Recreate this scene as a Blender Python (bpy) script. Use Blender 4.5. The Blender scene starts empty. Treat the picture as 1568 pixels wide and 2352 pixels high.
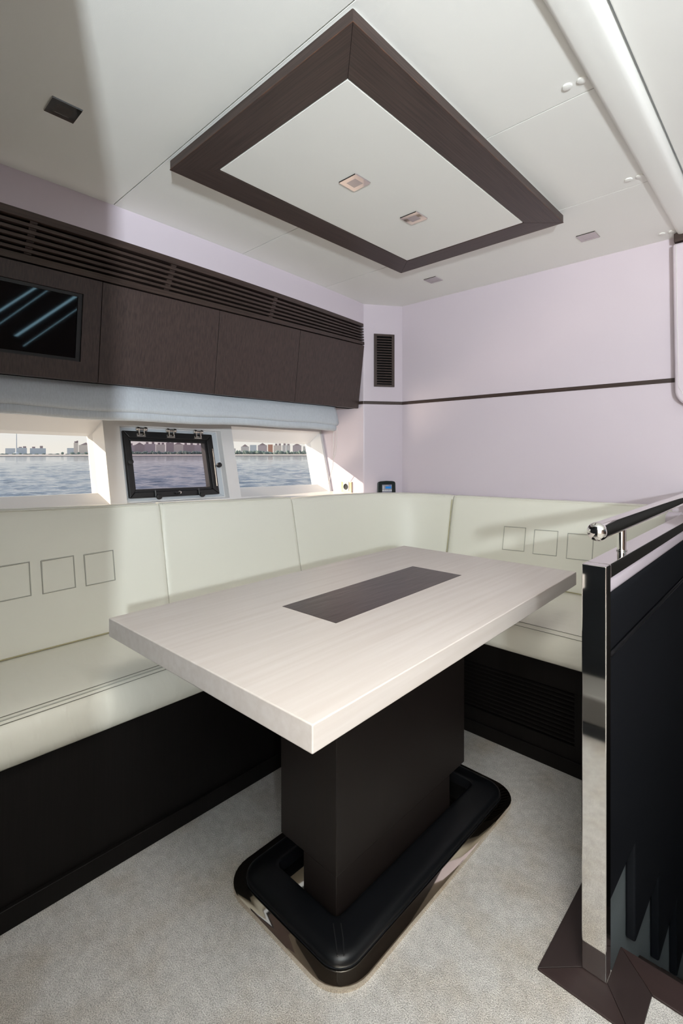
import bpy, bmesh, math, random
from mathutils import Vector, Matrix, noise
random.seed(7)
S = bpy.context.scene
COL = S.collection

# ------------------------------------------------------------------ camera
cam_d = bpy.data.cameras.new('camera')
cam = bpy.data.objects.new('camera', cam_d); COL.objects.link(cam)
cam_d.sensor_fit = 'HORIZONTAL'; cam_d.sensor_width = 24.0; cam_d.lens = 17.236
cam_d.shift_y = -0.0867; cam_d.clip_start = 0.02; cam_d.clip_end = 3000
cam.location = (0, 0, 1.10)
cam.rotation_euler = (math.radians(90), 0, math.radians(43.323))
S.camera = cam

# ------------------------------------------------------------------ colour management
S.view_settings.view_transform = 'Standard'
try: S.view_settings.look = 'None'
except Exception: pass
S.view_settings.gamma = 1.0
S.view_settings.use_curve_mapping = False
S.view_settings.exposure = 0.0

# ------------------------------------------------------------------ world: hazy evening sky
W = bpy.data.worlds.new('sky'); S.world = W; W.use_nodes = True
nt = W.node_tree; nt.nodes.clear()
wo = nt.nodes.new('ShaderNodeOutputWorld'); bg = nt.nodes.new('ShaderNodeBackground')
tc = nt.nodes.new('ShaderNodeTexCoord'); sp = nt.nodes.new('ShaderNodeSeparateXYZ')
rp = nt.nodes.new('ShaderNodeValToRGB'); rp.color_ramp.interpolation = 'EASE'
e = rp.color_ramp.elements
e[0].position = 0.0; e[0].color = (1.0, 0.93, 0.84, 1)
e[1].position = 1.0; e[1].color = (0.50, 0.64, 0.86, 1)
e2 = rp.color_ramp.elements.new(0.06); e2.color = (0.93, 0.92, 0.90, 1)
e3 = rp.color_ramp.elements.new(0.3); e3.color = (0.70, 0.79, 0.92, 1)
nt.links.new(tc.outputs['Generated'], sp.inputs[0]); nt.links.new(sp.outputs['Z'], rp.inputs[0])
cn = nt.nodes.new('ShaderNodeTexNoise'); cn.inputs['Scale'].default_value = 5; cn.inputs['Detail'].default_value = 5
mp = nt.nodes.new('ShaderNodeMapping'); mp.inputs['Scale'].default_value = (1, 1, 5)
nt.links.new(tc.outputs['Generated'], mp.inputs[0]); nt.links.new(mp.outputs[0], cn.inputs[0])
cr = nt.nodes.new('ShaderNodeMapRange'); cr.inputs[1].default_value = 0.45; cr.inputs[2].default_value = 0.75
cr.inputs[4].default_value = 0.35
nt.links.new(cn.outputs[0], cr.inputs[0])
mx = nt.nodes.new('ShaderNodeMix'); mx.data_type = 'RGBA'; mx.inputs[7].default_value = (1, 0.98, 0.95, 1)
nt.links.new(cr.outputs[0], mx.inputs[0]); nt.links.new(rp.outputs[0], mx.inputs[6])
nt.links.new(mx.outputs[2], bg.inputs[0]); nt.links.new(bg.outputs[0], wo.inputs[0])
bg.inputs[1].default_value = 0.95

# ------------------------------------------------------------------ sun, aft daylight and added fill lamps
def light(name, kind, loc, rot=None, target=None, energy=1, color=(1, 1, 1), size=None):
    d = bpy.data.lights.new(name, kind); o = bpy.data.objects.new(name, d); COL.objects.link(o)
    o.location = loc; d.energy = energy; d.color = color
    if target is not None:
        o.rotation_euler = (Vector(target) - Vector(loc)).to_track_quat('-Z', 'Y').to_euler()
    if size and kind == 'AREA':
        d.shape = 'RECTANGLE'; d.size, d.size_y = size
    return o
SUN = Vector((1.0, 1.0, -0.5325))
sun = light('sun', 'SUN', (-20, -20, 12), target=Vector((-20, -20, 12)) + SUN, energy=8.5, color=(1.0, 0.84, 0.66))
sun.data.angle = math.radians(0.6)
# the same sun mirrored by the choppy water, shining up through the windows
glint = light('sun_glint_from_water', 'SUN', (-20, -20, -8), target=Vector((-20, -20, -8)) + Vector((1.0, 1.0, 0.5325)), energy=1.6, color=(1.0, 0.84, 0.66))
glint.data.angle = math.radians(14)
# added fill lamps behind the camera and overhead; daylight through the aft glass door
up = light('added_up_fill', 'AREA', (1.0, -0.645, 1.30), target=(0.553, -0.426, 2.20), energy=128, color=(0.85, 0.94, 1.0), size=(0.055, 0.22))  # fill lamp put in to brighten the ceiling
light('daylight_aft_door', 'AREA', (1.2, -2.52, 1.05), target=(0.2, 2.0, 1.0), energy=50, color=(1.0, 0.93, 0.85), size=(2.0, 1.7))
ht = light('added_overhead_fill', 'AREA', (0.03, 0.20, 2.008), target=(-0.05, 0.28, 0.0), energy=17, color=(1.0, 0.965, 0.91), size=(0.56, 0.56))  # overhead fill lamp put in to brighten floor and table
ht.data.spread = math.radians(125)

# ================================================================== helpers
def mat(name, base, rough=0.5, metal=0.0, spec=0.5, coat=0.0, noise_amt=0.0, nscale=20, stretch=(1, 1, 1),
        bump=0.0, bscale=200, bstretch=(1, 1, 1), bdist=0.001, col2=None, detail=4, emit=None, estr=0, coat_rough=0.1):
    m = bpy.data.materials.new(name); m.use_nodes = True
    n = m.node_tree; b = n.nodes['Principled BSDF']
    b.inputs['Base Color'].default_value = (*base, 1); b.inputs['Roughness'].default_value = rough
    b.inputs['Metallic'].default_value = metal; b.inputs['Specular IOR Level'].default_value = spec
    b.inputs['Coat Weight'].default_value = coat; b.inputs['Coat Roughness'].default_value = coat_rough
    t = n.nodes.new('ShaderNodeTexCoord')
    def tex(sc, st, det):
        mpn = n.nodes.new('ShaderNodeMapping'); mpn.inputs['Scale'].default_value = st
        nn = n.nodes.new('ShaderNodeTexNoise'); nn.inputs['Scale'].default_value = sc; nn.inputs['Detail'].default_value = det
        n.links.new(t.outputs['Object'], mpn.inputs[0]); n.links.new(mpn.outputs[0], nn.inputs[0]); return nn
    if noise_amt > 0 or col2:
        c2 = col2 if col2 else tuple(c * (1 - noise_amt) for c in base)
        nn = tex(nscale, stretch, detail)
        r = n.nodes.new('ShaderNodeMapRange'); r.inputs[1].default_value = 0.32; r.inputs[2].default_value = 0.68
        mixn = n.nodes.new('ShaderNodeMix'); mixn.data_type = 'RGBA'
        mixn.inputs[6].default_value = (*base, 1); mixn.inputs[7].default_value = (*c2, 1)
        n.links.new(nn.outputs[0], r.inputs[0]); n.links.new(r.outputs[0], mixn.inputs[0])
        n.links.new(mixn.outputs[2], b.inputs['Base Color'])
    if bump > 0:
        nb = tex(bscale, bstretch, 3); bn = n.nodes.new('ShaderNodeBump')
        bn.inputs['Strength'].default_value = bump; bn.inputs['Distance'].default_value = bdist
        n.links.new(nb.outputs[0], bn.inputs['Height']); n.links.new(bn.outputs[0], b.inputs['Normal'])
    if emit:
        b.inputs['Emission Color'].default_value = (*emit, 1); b.inputs['Emission Strength'].default_value = estr
    return m

def glass(name, tint, refl=0.06):
    m = bpy.data.materials.new(name); m.use_nodes = True; n = m.node_tree; n.nodes.clear()
    o = n.nodes.new('ShaderNodeOutputMaterial'); mi = n.nodes.new('ShaderNodeMixShader')
    tr = n.nodes.new('ShaderNodeBsdfTransparent'); gl = n.nodes.new('ShaderNodeBsdfGlossy')
    tr.inputs[0].default_value = (*tint, 1); gl.inputs['Roughness'].default_value = 0.0
    lw = n.nodes.new('ShaderNodeLayerWeight'); pw = n.nodes.new('ShaderNodeMath'); pw.operation = 'POWER'; pw.inputs[1].default_value = 4.5
    ml = n.nodes.new('ShaderNodeMath'); ml.operation = 'MULTIPLY_ADD'; ml.inputs[1].default_value = 0.8; ml.inputs[2].default_value = 0.02
    n.links.new(lw.outputs['Facing'], pw.inputs[0]); n.links.new(pw.outputs[0], ml.inputs[0])
    n.links.new(ml.outputs[0], mi.inputs[0]); n.links.new(tr.outputs[0], mi.inputs[1]); n.links.new(gl.outputs[0], mi.inputs[2])
    n.links.new(mi.outputs[0], o.inputs[0]); return m

M = {}
M['ceil'] = mat('ceiling_leather', (0.84, 0.83, 0.79), 0.42, bump=0.15, bscale=600, spec=0.4)
M['wall'] = mat('lilac_wall_leather', (0.645, 0.570, 0.625), 0.31, bump=0.12, bscale=500, bdist=0.0006, spec=0.45)
M['white'] = mat('white_lacquer', (0.80, 0.77, 0.74), 0.38)
M['hull'] = mat('white_gelcoat', (0.83, 0.81, 0.80), 0.35)
M['greyframe'] = mat('pale_grey_frame', (0.62, 0.66, 0.70), 0.35)
WEN, WEN2 = (0.064, 0.040, 0.033), (0.031, 0.019, 0.016)
M['wenge_z'] = mat('wenge_upright_grain', WEN, 0.42, col2=WEN2, nscale=260, stretch=(1, 1, 0.02), bump=0.12, bscale=320, bstretch=(1, 1, 0.03))
M['wenge_y'] = mat('wenge_long_grain', WEN, 0.42, col2=WEN2, nscale=260, stretch=(1, 0.02, 1), bump=0.12, bscale=320, bstretch=(1, 0.03, 1))
M['wenge_x'] = mat('wenge_cross_grain', WEN, 0.42, col2=WEN2, nscale=260, stretch=(0.02, 1, 1), bump=0.12, bscale=320, bstretch=(0.03, 1, 1))
M['wenge_dark'] = mat('wenge_dark_base', (0.012, 0.0085, 0.007), 0.42, spec=0.25, col2=(0.010, 0.0075, 0.007), nscale=240, stretch=(1, 1, 0.02))
M['red_wood'] = mat('dark_red_floor_wood', (0.026, 0.014, 0.012), 0.45, col2=(0.022, 0.012, 0.011), nscale=130, stretch=(0.06, 1, 1), bump=0.2, bscale=150, bstretch=(0.05, 1, 1))
M['red_wood_y'] = mat('dark_red_floor_wood_long', (0.022, 0.0135, 0.012), 0.45, col2=(0.020, 0.012, 0.011), nscale=130, stretch=(1, 0.06, 1), bump=0.2, bscale=150, bstretch=(1, 0.05, 1))
M['worn'] = mat('worn_reddish_edge', (0.115, 0.052, 0.030), 0.5, col2=(0.05, 0.032, 0.028), nscale=25)
M['slit'] = mat('added_glow_strip', (0.1, 0.1, 0.1), 0.4, emit=(0.45, 0.80, 1.0), estr=4.5)  # glow for the strips added on the starboard wall
M['black'] = mat('black_paint', (0.012, 0.012, 0.013), 0.35)
M['void'] = mat('dark_cavity', (0.004, 0.004, 0.004), 0.9, spec=0.1)
M['leather'] = mat('cream_leather', (0.82, 0.80, 0.70), 0.40, bump=0.10, bscale=700, bdist=0.0006, spec=0.4)
def wrinkle(m):
    n = m.node_tree; b = n.nodes['Principled BSDF']; t = n.nodes.new('ShaderNodeTexCoord')
    mpn = n.nodes.new('ShaderNodeMapping'); mpn.inputs['Scale'].default_value = (1.0, 2.2, 1.0); mpn.inputs['Rotation'].default_value = (0, 0, 0.6)
    nn = n.nodes.new('ShaderNodeTexNoise'); nn.inputs['Scale'].default_value = 9; nn.inputs['Detail'].default_value = 2; nn.inputs['Distortion'].default_value = 0.8
    bn = n.nodes.new('ShaderNodeBump'); bn.inputs['Strength'].default_value = 0.35; bn.inputs['Distance'].default_value = 0.012
    n.links.new(t.outputs['Object'], mpn.inputs[0]); n.links.new(mpn.outputs[0], nn.inputs[0]); n.links.new(nn.outputs[0], bn.inputs['Height'])
    n.links.new(bn.outputs[0], b.inputs['Normal']); return m
M['seat'] = wrinkle(mat('cream_seat_leather', (0.81, 0.785, 0.68), 0.38, spec=0.4))
M['stitch'] = mat('grey_green_stitching', (0.44, 0.43, 0.37), 0.7)
M['seamline'] = mat('ochre_seam', (0.42, 0.38, 0.22), 0.7)
M['thread'] = mat('dark_thread', (0.24, 0.23, 0.19), 0.8)
M['pale_wood'] = mat('whitewashed_wood', (0.60, 0.545, 0.505), 0.34, col2=(0.545, 0.485, 0.44), nscale=60, stretch=(1, 0.035, 1), bump=0.08, bscale=200, bstretch=(1, 0.04, 1))
M['inlay'] = mat('dark_inlay_wood', (0.060, 0.042, 0.038), 0.30, col2=(0.030, 0.020, 0.018), nscale=180, stretch=(1, 0.05, 1), bump=0.55, bscale=60, bstretch=(1.0, 0.16, 1), bdist=0.0015)
M['chrome'] = mat('polished_steel', (0.78, 0.76, 0.73), 0.045, metal=1)
M['chrome_warm'] = mat('polished_warm_steel', (0.80, 0.72, 0.62), 0.05, metal=1)
M['satin'] = mat('satin_nickel', (0.52, 0.49, 0.47), 0.24, metal=1)
M['bleather'] = mat('black_leather', (0.006, 0.007, 0.009), 0.58, bump=0.12, bscale=500, spec=0.09)
M['pad_leather'] = mat('glossy_black_leather', (0.003, 0.0035, 0.0045), 0.36, bump=0.10, bscale=500, spec=0.3)
M['bench_base'] = mat('black_brown_base', (0.007, 0.0055, 0.005), 0.5, col2=(0.004, 0.0035, 0.003), nscale=240, stretch=(1, 1, 0.02), spec=0.15)
M['navy'] = mat('dark_navy_upholstery', (0.010, 0.014, 0.020), 0.45)
M['greystep'] = mat('grey_stair_side', (0.115, 0.135, 0.145), 0.5, noise_amt=0.15, nscale=400)
M['step_grey'] = mat('grey_plinth', (0.20, 0.195, 0.18), 0.5)
M['screen'] = mat('screen_glass', (0.003, 0.003, 0.004), 0.03, spec=0.6)
M['lens'] = mat('frosted_lamp_lens', (0.55, 0.55, 0.52), 0.25)
M['bronze'] = mat('brass_plate', (0.62, 0.47, 0.30), 0.35, metal=0.7)
M['plastic'] = mat('dark_green_plastic', (0.012, 0.018, 0.018), 0.25)
M['grey_label'] = mat('grey_label', (0.25, 0.25, 0.30), 0.5)
M['lcd'] = mat('blue_lcd', (0.01, 0.08, 0.25), 0.3, emit=(0.01, 0.22, 0.62), estr=0.55)
M['pale_print'] = mat('pale_print', (0.72, 0.72, 0.74), 0.5)
M['blue_print'] = mat('blue_print', (0.05, 0.12, 0.5), 0.5)
M['fabric'] = mat('grey_blind_linen', (0.60, 0.63, 0.67), 0.85, spec=0.2, noise_amt=0.10, nscale=240, stretch=(1, 1, 0.05), bump=0.25, bscale=300, bstretch=(1, 1, 0.2))
M['cord'] = mat('white_cord', (0.75, 0.72, 0.70), 0.5)
M['pane'] = glass('clear_pane', (0.97, 0.98, 0.98))
M['pane_tint'] = glass('mauve_tinted_pane', (0.82, 0.79, 0.83))
# carpet
def carpet():
    m = mat('beige_carpet', (0.43, 0.405, 0.375), 0.95, spec=0.08)
    n = m.node_tree; b = n.nodes['Principled BSDF']; t = n.nodes.new('ShaderNodeTexCoord')
    a = n.nodes.new('ShaderNodeTexNoise'); a.inputs['Scale'].default_value = 420; a.inputs['Detail'].default_value = 3
    c = n.nodes.new('ShaderNodeTexNoise'); c.inputs['Scale'].default_value = 6; c.inputs['Detail'].default_value = 5
    d = n.nodes.new('ShaderNodeTexNoise'); d.inputs['Scale'].default_value = 45; d.inputs['Detail'].default_value = 3
    for x in (a, c, d): n.links.new(t.outputs['Object'], x.inputs[0])
    def rng(src, lo, hi, a0, a1):
        r = n.nodes.new('ShaderNodeMapRange'); r.inputs[1].default_value = lo; r.inputs[2].default_value = hi
        r.inputs[3].default_value = a0; r.inputs[4].default_value = a1; n.links.new(src, r.inputs[0]); return r.outputs[0]
    m1 = n.nodes.new('ShaderNodeMath'); m1.operation = 'MULTIPLY'
    n.links.new(rng(a.outputs[0], 0.35, 0.65, 0.62, 1.25), m1.inputs[0]); n.links.new(rng(d.outputs[0], 0.35, 0.65, 0.90, 1.06), m1.inputs[1])
    st = n.nodes.new('ShaderNodeMix'); st.data_type = 'RGBA'
    st.inputs[6].default_value = (0.57, 0.55, 0.52, 1); st.inputs[7].default_value = (0.48, 0.435, 0.375, 1)
    n.links.new(rng(c.outputs[0], 0.45, 0.68, 0, 1), st.inputs[0])
    vm = n.nodes.new('ShaderNodeVectorMath'); vm.operation = 'SCALE'
    n.links.new(st.outputs[2], vm.inputs[0]); n.links.new(m1.outputs[0], vm.inputs['Scale']); n.links.new(vm.outputs[0], b.inputs['Base Color'])
    bn = n.nodes.new('ShaderNodeBump'); bn.inputs['Strength'].default_value = 0.9; bn.inputs['Distance'].default_value = 0.004
    n.links.new(a.outputs[0], bn.inputs['Height']); n.links.new(bn.outputs[0], b.inputs['Normal']); return m
M['carpet'] = carpet()

class MB:
    def __init__(s): s.v = []; s.f = []
    def add(s, vs, fs):
        o = len(s.v); s.v += [tuple(v) for v in vs]; s.f += [tuple(i + o for i in f) for f in fs]; return s
    def box(s, x0, x1, y0, y1, z0, z1):
        vs = [(x, y, z) for x in (x0, x1) for y in (y0, y1) for z in (z0, z1)]
        return s.add(vs, [(0, 1, 3, 2), (4, 6, 7, 5), (0, 4, 5, 1), (2, 3, 7, 6), (0, 2, 6, 4), (1, 5, 7, 3)])
    def loft(s, secs, closed_ends=True, ring=True):
        n = len(secs[0]); vs = [p for q in secs for p in q]; fs = []
        for i in range(len(secs) - 1):
            for j in range(n if ring else n - 1):
                k = (j + 1) % n
                fs.append((i * n + j, i * n + k, (i + 1) * n + k, (i + 1) * n + j))
        if closed_ends and ring:
            fs.append(tuple(range(n))[::-1]); fs.append(tuple((len(secs) - 1) * n + j for j in range(n)))
        return s.add(vs, fs)
    def prism(s, poly, axis, a, b):
        def p(u, v, w):
            return {'x': (w, u, v), 'y': (u, w, v), 'z': (u, v, w)}[axis]
        return s.loft([[p(u, v, a) for u, v in poly], [p(u, v, b) for u, v in poly]])
    def tube(s, pts, r, n=8):
        secs = []; pts = [Vector(p) for p in pts]; up = None
        for i, p in enumerate(pts):
            t = (pts[min(i + 1, len(pts) - 1)] - pts[max(i - 1, 0)]).normalized()
            if up is None: up = Vector((0, 0, 1)) if abs(t.z) < 0.9 else Vector((1, 0, 0))
            a = t.cross(up).normalized(); b2 = a.cross(t).normalized(); up = b2
            rr = r[i] if isinstance(r, (list, tuple)) else r
            secs.append([p + (a * math.cos(2 * math.pi * k / n) + b2 * math.sin(2 * math.pi * k / n)) * rr for k in range(n)])
        return s.loft(secs)
    def lathe(s, c, axis, prof, n=24):
        # prof: (radius, height) along axis
        ax = Vector(axis).normalized(); u = ax.orthogonal().normalized(); w = ax.cross(u); c = Vector(c)
        return s.loft([[c + ax * h + (u * math.cos(2 * math.pi * k / n) + w * math.sin(2 * math.pi * k / n)) * max(r, 1e-5) for k in range(n)] for r, h in prof])

def tag(o, label=None, cat=None, group=None, kind=None):
    if label: o['label'] = label
    if cat: o['category'] = cat
    if group: o['group'] = group
    if kind: o['kind'] = kind
    return o
def wloc(o):
    v = Vector((0, 0, 0))
    while o is not None: v += o.location; o = o.parent
    return v
def obj(name, mb, m, parent=None, bevel=0, seg=2, smooth=None, origin=None, kind=None):
    off = wloc(parent) if parent is not None else Vector((0, 0, 0))
    loc = Vector((0, 0, 0))
    if origin is not None: loc = Vector(origin) - off; off = Vector(origin)
    me = bpy.data.meshes.new(name)
    me.from_pydata([tuple(Vector(v) - off) for v in mb.v], [], mb.f)
    bm = bmesh.new(); bm.from_mesh(me); bmesh.ops.recalc_face_normals(bm, faces=bm.faces); bm.to_mesh(me); bm.free()
    me.materials.append(M[m] if isinstance(m, str) else m)
    if smooth is not None:
        for p in me.polygons: p.use_smooth = True
        me.set_sharp_from_angle(angle=math.radians(smooth))
    o = bpy.data.objects.new(name, me); COL.objects.link(o); o.location = loc
    if parent is not None: o.parent = parent
    if bevel:
        b = o.modifiers.new('bevel', 'BEVEL'); b.width = bevel; b.segments = seg; b.limit_method = 'ANGLE'; b.angle_limit = math.radians(35)
        for p in me.polygons: p.use_smooth = True
        me.set_sharp_from_angle(angle=math.radians(30)) if smooth is None else None
        b.harden_normals = True
    if kind: o['kind'] = kind
    return o
def struct(name, mb, m, **k): return obj(name, mb, m, kind='structure', **k)
def empty(name, loc, label=None, cat=None, group=None, kind=None):
    o = bpy.data.objects.new(name, None); COL.objects.link(o); o.location = loc; o.empty_display_size = 0.05
    return tag(o, label, cat, group, kind)

# ================================================================== the setting
ZC = 2.0
# --- floor: carpet with the stairwell cut out
fl = MB(); fl.box(-2.45, -0.345, -2.6, 2.45, -0.05, 0.0); fl.box(-0.345, 0.6, -2.6, 1.152, -0.05, 0.0); fl.box(0.6, 2.6, -2.6, 2.45, -0.05, 0.0)
struct('floor', fl, 'carpet')
# --- wooden border planks round the foot of the railing
tr = empty('trim_1', (-0.34, 1.11, 0), kind='structure')
for poly, m in (([(-0.413, 1.045), (-0.3425, 1.1145), (-0.3425, 1.752), (-0.413, 1.752)], 'red_wood_y'),
                ([(-0.413, 1.0445), (-0.238, 1.0445), (-0.2955, 1.114), (-0.342, 1.114)], 'red_wood'),
                ([(-0.2964, 1.115), (-0.237, 1.0445), (-0.2235, 1.0445), (-0.2235, 1.152), (-0.2964, 1.2175)], 'red_wood_y'),
                ([(-0.2964, 1.218), (-0.223, 1.1525), (0.6, 1.1525), (0.6, 1.218)], 'red_wood')):
    obj('plank', MB().prism(poly, 'z', -0.03, 0.004), m, tr, bevel=0.001, seg=1)
# --- ceiling: leather panels with seams
ce = empty('ceiling', (-1.0, 1.2, ZC), kind='structure')
YS = [-2.6, 0.7275, 1.3075, 1.8785, 2.47]
CAPS = {1: [(-0.423, 1.256), (-0.389, 1.258)], 2: [(-0.420, 1.822), (-0.388, 1.824)], 3: [(-0.424, 2.367), (-0.391, 2.367)]}
for i in range(4):
    pn = obj('ceiling_panel', MB().box(-2.6, -0.374, YS[i] + 0.0019, YS[i + 1] - 0.0019, ZC, ZC + 0.04), 'ceil', ce)
    for cx, cy in CAPS.get(i, []):
        obj('screw_cap', MB().lathe((cx, cy, ZC), (0, 0, -1), [(0.0118, 0), (0.0118, 0.0015), (0.0105, 0.0032), (0.006, 0.0042), (0.0001, 0.0045)], 20), 'ceil', pn, smooth=40)
obj('ceiling_seam_backing', MB().box(-2.6, -0.36, -2.6, 2.6, ZC + 0.012, ZC + 0.08), 'seamline', ce)
# rounded beam beside the panels, then the higher ceiling over the stairs
prof = [(-0.374, ZC + 0.05), (-0.374, 1.992), (-0.371, 1.989), (-0.364, 1.9875), (-0.345, 1.9875), (-0.325, 1.988), (-0.311, 1.9885), (-0.304, 1.9905), (-0.299, 1.995), (-0.2955, 2.002), (-0.2925, 2.020), (-0.2925, ZC + 0.05)]
obj('ceiling_beam', MB().prism(prof, 'y', -2.6, 2.40), 'ceil', ce, smooth=50)
obj('ceiling_panel', MB().box(-0.287, 2.6, -2.6, 2.6, 2.016, 2.05), 'ceil', ce, bevel=0.004, seg=3)
# --- back wall, chamfer column, return wall
YB = 2.45
struct('wall_back', MB().box(-1.797, 2.6, YB, YB + 0.06, -1.6, ZC + 0.02), 'wall')
CA, CB = Vector((-1.937, 2.248, 0)), Vector((-1.797, YB, 0))
cdir = (CB - CA).normalized(); cnor = Vector((cdir.y, -cdir.x, 0))   # points into the room
def cpt(s, d, z): p = CA + cdir * s + cnor * d; return (p.x, p.y, z)
L = (CB - CA).length
col = MB()
n = 6
plan = [(-1.945, 2.248), (-1.940, 2.2485), (-1.9365, 2.2505), (-1.934, 2.254)] + [(CB.x - 0.0006, CB.y)] + [(-1.797, 2.47)]
def cplan(z):
    xo = X0 - 0.085 - (z - 0.022 - Z0) * KX
    return [(xo, 2.47, z), (xo, 2.248, z)] + [(x, y, z) for x, y in plan]
KX, X0, Z0 = 0.2487, -2.205, 0.852
col.loft([cplan(-0.02), cplan(ZC + 0.02)])
struct('wall_corner', col, 'wall', smooth=50)
# dark inlaid strip round the walls
st = MB()
def strip(mb, pts, z0, z1, th=0.004):
    for (ax, ay), (bx_, by_) in zip(pts[:-1], pts[1:]):
        d = Vector((bx_ - ax, by_ - ay, 0)).normalized(); nn = Vector((d.y, -d.x, 0)) * th
        mb.loft([[(ax, ay, z0), (ax, ay, z1), (ax + nn.x, ay + nn.y, z1), (ax + nn.x, ay + nn.y, z0)],
                 [(bx_, by_, z0), (bx_, by_, z1), (bx_ + nn.x, by_ + nn.y, z1), (bx_ + nn.x, by_ + nn.y, z0)]])
strip(st, [(-2.1, 2.249), (-1.940, 2.2495), (-1.798, 2.4505), (-0.385, 2.451)], 1.395, 1.4135)
struct('trim_2', st, 'wenge_x')
# --- right-hand padded wall panel at the stairs
pp = empty('padded_wall_panel', (-0.30, YB, 1.3), 'white leather padded panel with rounded lower corner at right edge of back wall', 'wall panel')
arc = [(-0.386 + 0.06 * (1 - math.cos(a)), 1.36 - 0.07 * math.sin(a)) for a in [math.pi / 2 * k / 8 for k in range(9)]]
poly = [(-0.394, 1.958), *[(x, z) for x, z in arc], (0.5, 1.29), (0.5, 1.958)]
obj('pad', MB().prism(poly, 'y', 2.395, YB - 0.001), 'wall', pp, bevel=0.012, seg=3)
obj('stitching', MB().tube([(-0.380, 2.394, 1.95), (-0.372, 2.394, 1.37), (-0.345, 2.394, 1.315), (-0.30, 2.394, 1.303)], 0.0012, 6), 'cord', pp)
obj('top_strip', MB().box(-0.388, 0.5, 2.39, YB - 0.001, 1.961, 1.996), 'wenge_x', pp, bevel=0.003)
# --- curved frieze above the cabinets
def xw(y):
    a, b, c = (0.38, -1.818), (1.304, -1.85), (2.246, -1.937)
    y = max(y, 0.2)
    return (a[1] * (y - b[0]) * (y - c[0]) / ((a[0] - b[0]) * (a[0] - c[0])) + b[1] * (y - a[0]) * (y - c[0]) / ((b[0] - a[0]) * (b[0] - c[0]))
            + c[1] * (y - a[0]) * (y - b[0]) / ((c[0] - a[0]) * (c[0] - b[0])))
YSEC = [0.0 + 2.246 * i / 18 for i in range(19)]
fr = MB().loft([[(xw(y), y, 1.880), (xw(y), y, ZC + 0.01), (xw(y) - 0.05, y, ZC + 0.01), (xw(y) - 0.05, y, 1.880)] for y in YSEC])
struct('wall_left', fr, 'wall', smooth=40)
# --- hull side with the three window openings
KX, X0, Z0 = 0.2487, -2.205, 0.852
def HW(y, z, d):
    zz = z - 0.0155 * (y - 0.85)
    return (X0 - d - (zz - Z0) * KX, y, zz)
hull = MB()
def quad(a, b, c, d_): hull.add([a, b, c, d_], [(0, 1, 2, 3)])
def fq(y0, y1, z0, z1, d=0.0): quad(HW(y0, z0, d), HW(y1, z0, d), HW(y1, z1, d), HW(y0, z1, d))
def opening(front, inner, gl, d1=0.085, d2=0.112):
    # front / inner / glass rectangles: (y0, y1, z0, z1)
    for A, da, B, db in ((front, 0.0, inner, d1), (inner, d1, gl, d2), (gl, d2, gl, d2 + 0.012)):
        ca = [(A[0], A[2]), (A[1], A[2]), (A[1], A[3]), (A[0], A[3])]; cb = [(B[0], B[2]), (B[1], B[2]), (B[1], B[3]), (B[0], B[3])]
        for i in range(4):
            j = (i + 1) % 4
            quad(HW(*ca[i], da), HW(*ca[j], da), HW(*cb[j], db), HW(*cb[i], db))
F1, I1, G1 = (0.0, 0.870, 0.872, 1.250), (0.02, 0.852, 0.919, 1.188), (0.03, 0.840, 0.917, 1.176)
F3, I3, G3 = (1.553, 2.231, 0.872, 1.258), (1.572, 2.212, 0.916, 1.190), (1.585, 2.197, 0.914, 1.178)
F2 = (0.943, 1.480, 0.872, 1.226)
opening(F1, I1, G1); opening(F3, I3, G3)
ND = 0.042
c2 = [(F2[0], F2[2]), (F2[1], F2[2]), (F2[1], F2[3]), (F2[0], F2[3])]
for i in range(4):
    j = (i + 1) % 4; quad(HW(*c2[i], 0), HW(*c2[j], 0), HW(*c2[j], ND), HW(*c2[i], ND))
H2 = (0.985, 1.395, 0.918, 1.165)     # hole behind the hinged window
for (a, b, c, d_) in ((F2[0], H2[0], F2[2], F2[3]), (H2[1], F2[1], F2[2], F2[3]), (H2[0], H2[1], F2[2], H2[2]), (H2[0], H2[1], H2[3], F2[3])): fq(a, b, c, d_, ND)
c2 = [(H2[0], H2[2]), (H2[1], H2[2]), (H2[1], H2[3]), (H2[0], H2[3])]
c3 = [(0.985, 0.914), (1.510, 0.914), (1.510, 1.178), (0.985, 1.178)]
for i in range(4):
    j = (i + 1) % 4; quad(HW(*c2[i], ND), HW(*c2[j], ND), HW(*c3[j], ND + 0.082), HW(*c3[i], ND + 0.082))
# front faces between and around the openings, one level skin
ZT, ZBm = 2.06, 0.0
for y0, y1, z0, z1 in ((-2.6, 0.0, 0.872, 1.226), (F1[1], F2[0], 0.872, 1.226), (F2[1], F3[0], 0.872, 1.226), (F3[1], 2.26, 0.872, 1.226),
                       (-2.6, 2.26, ZBm, 0.872), (-2.6, 0.0, 1.226, ZT), (F1[1], F3[0], 1.226, ZT), (F3[1], 2.26, 1.226, ZT),
                       (0.0, F1[1], F1[3], ZT), (F3[0], F3[1], F3[3], ZT)): fq(y0, y1, z0, z1)
hw = struct('wall_window', hull, 'hull')
# outer hull skin keeps daylight out of the wall cavity
osk = MB()
def oq(y0, y1, z0, z1):
    osk.add([HW(y0, z0, 0.124), HW(y1, z0, 0.124), HW(y1, z1, 0.124), HW(y0, z1, 0.124)], [(0, 1, 2, 3)])
for y0, y1, z0, z1 in ((-2.6, 2.6, -0.4, 0.914), (-2.6, 2.6, 1.178, 2.1), (-2.6, 0.03, 0.914, 1.178), (0.84, 0.985, 0.914, 1.178), (1.510, 1.585, 0.914, 1.178), (2.197, 2.6, 0.914, 1.178)): oq(y0, y1, z0, z1)
obj('outer_skin', osk, 'hull', hw)
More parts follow.
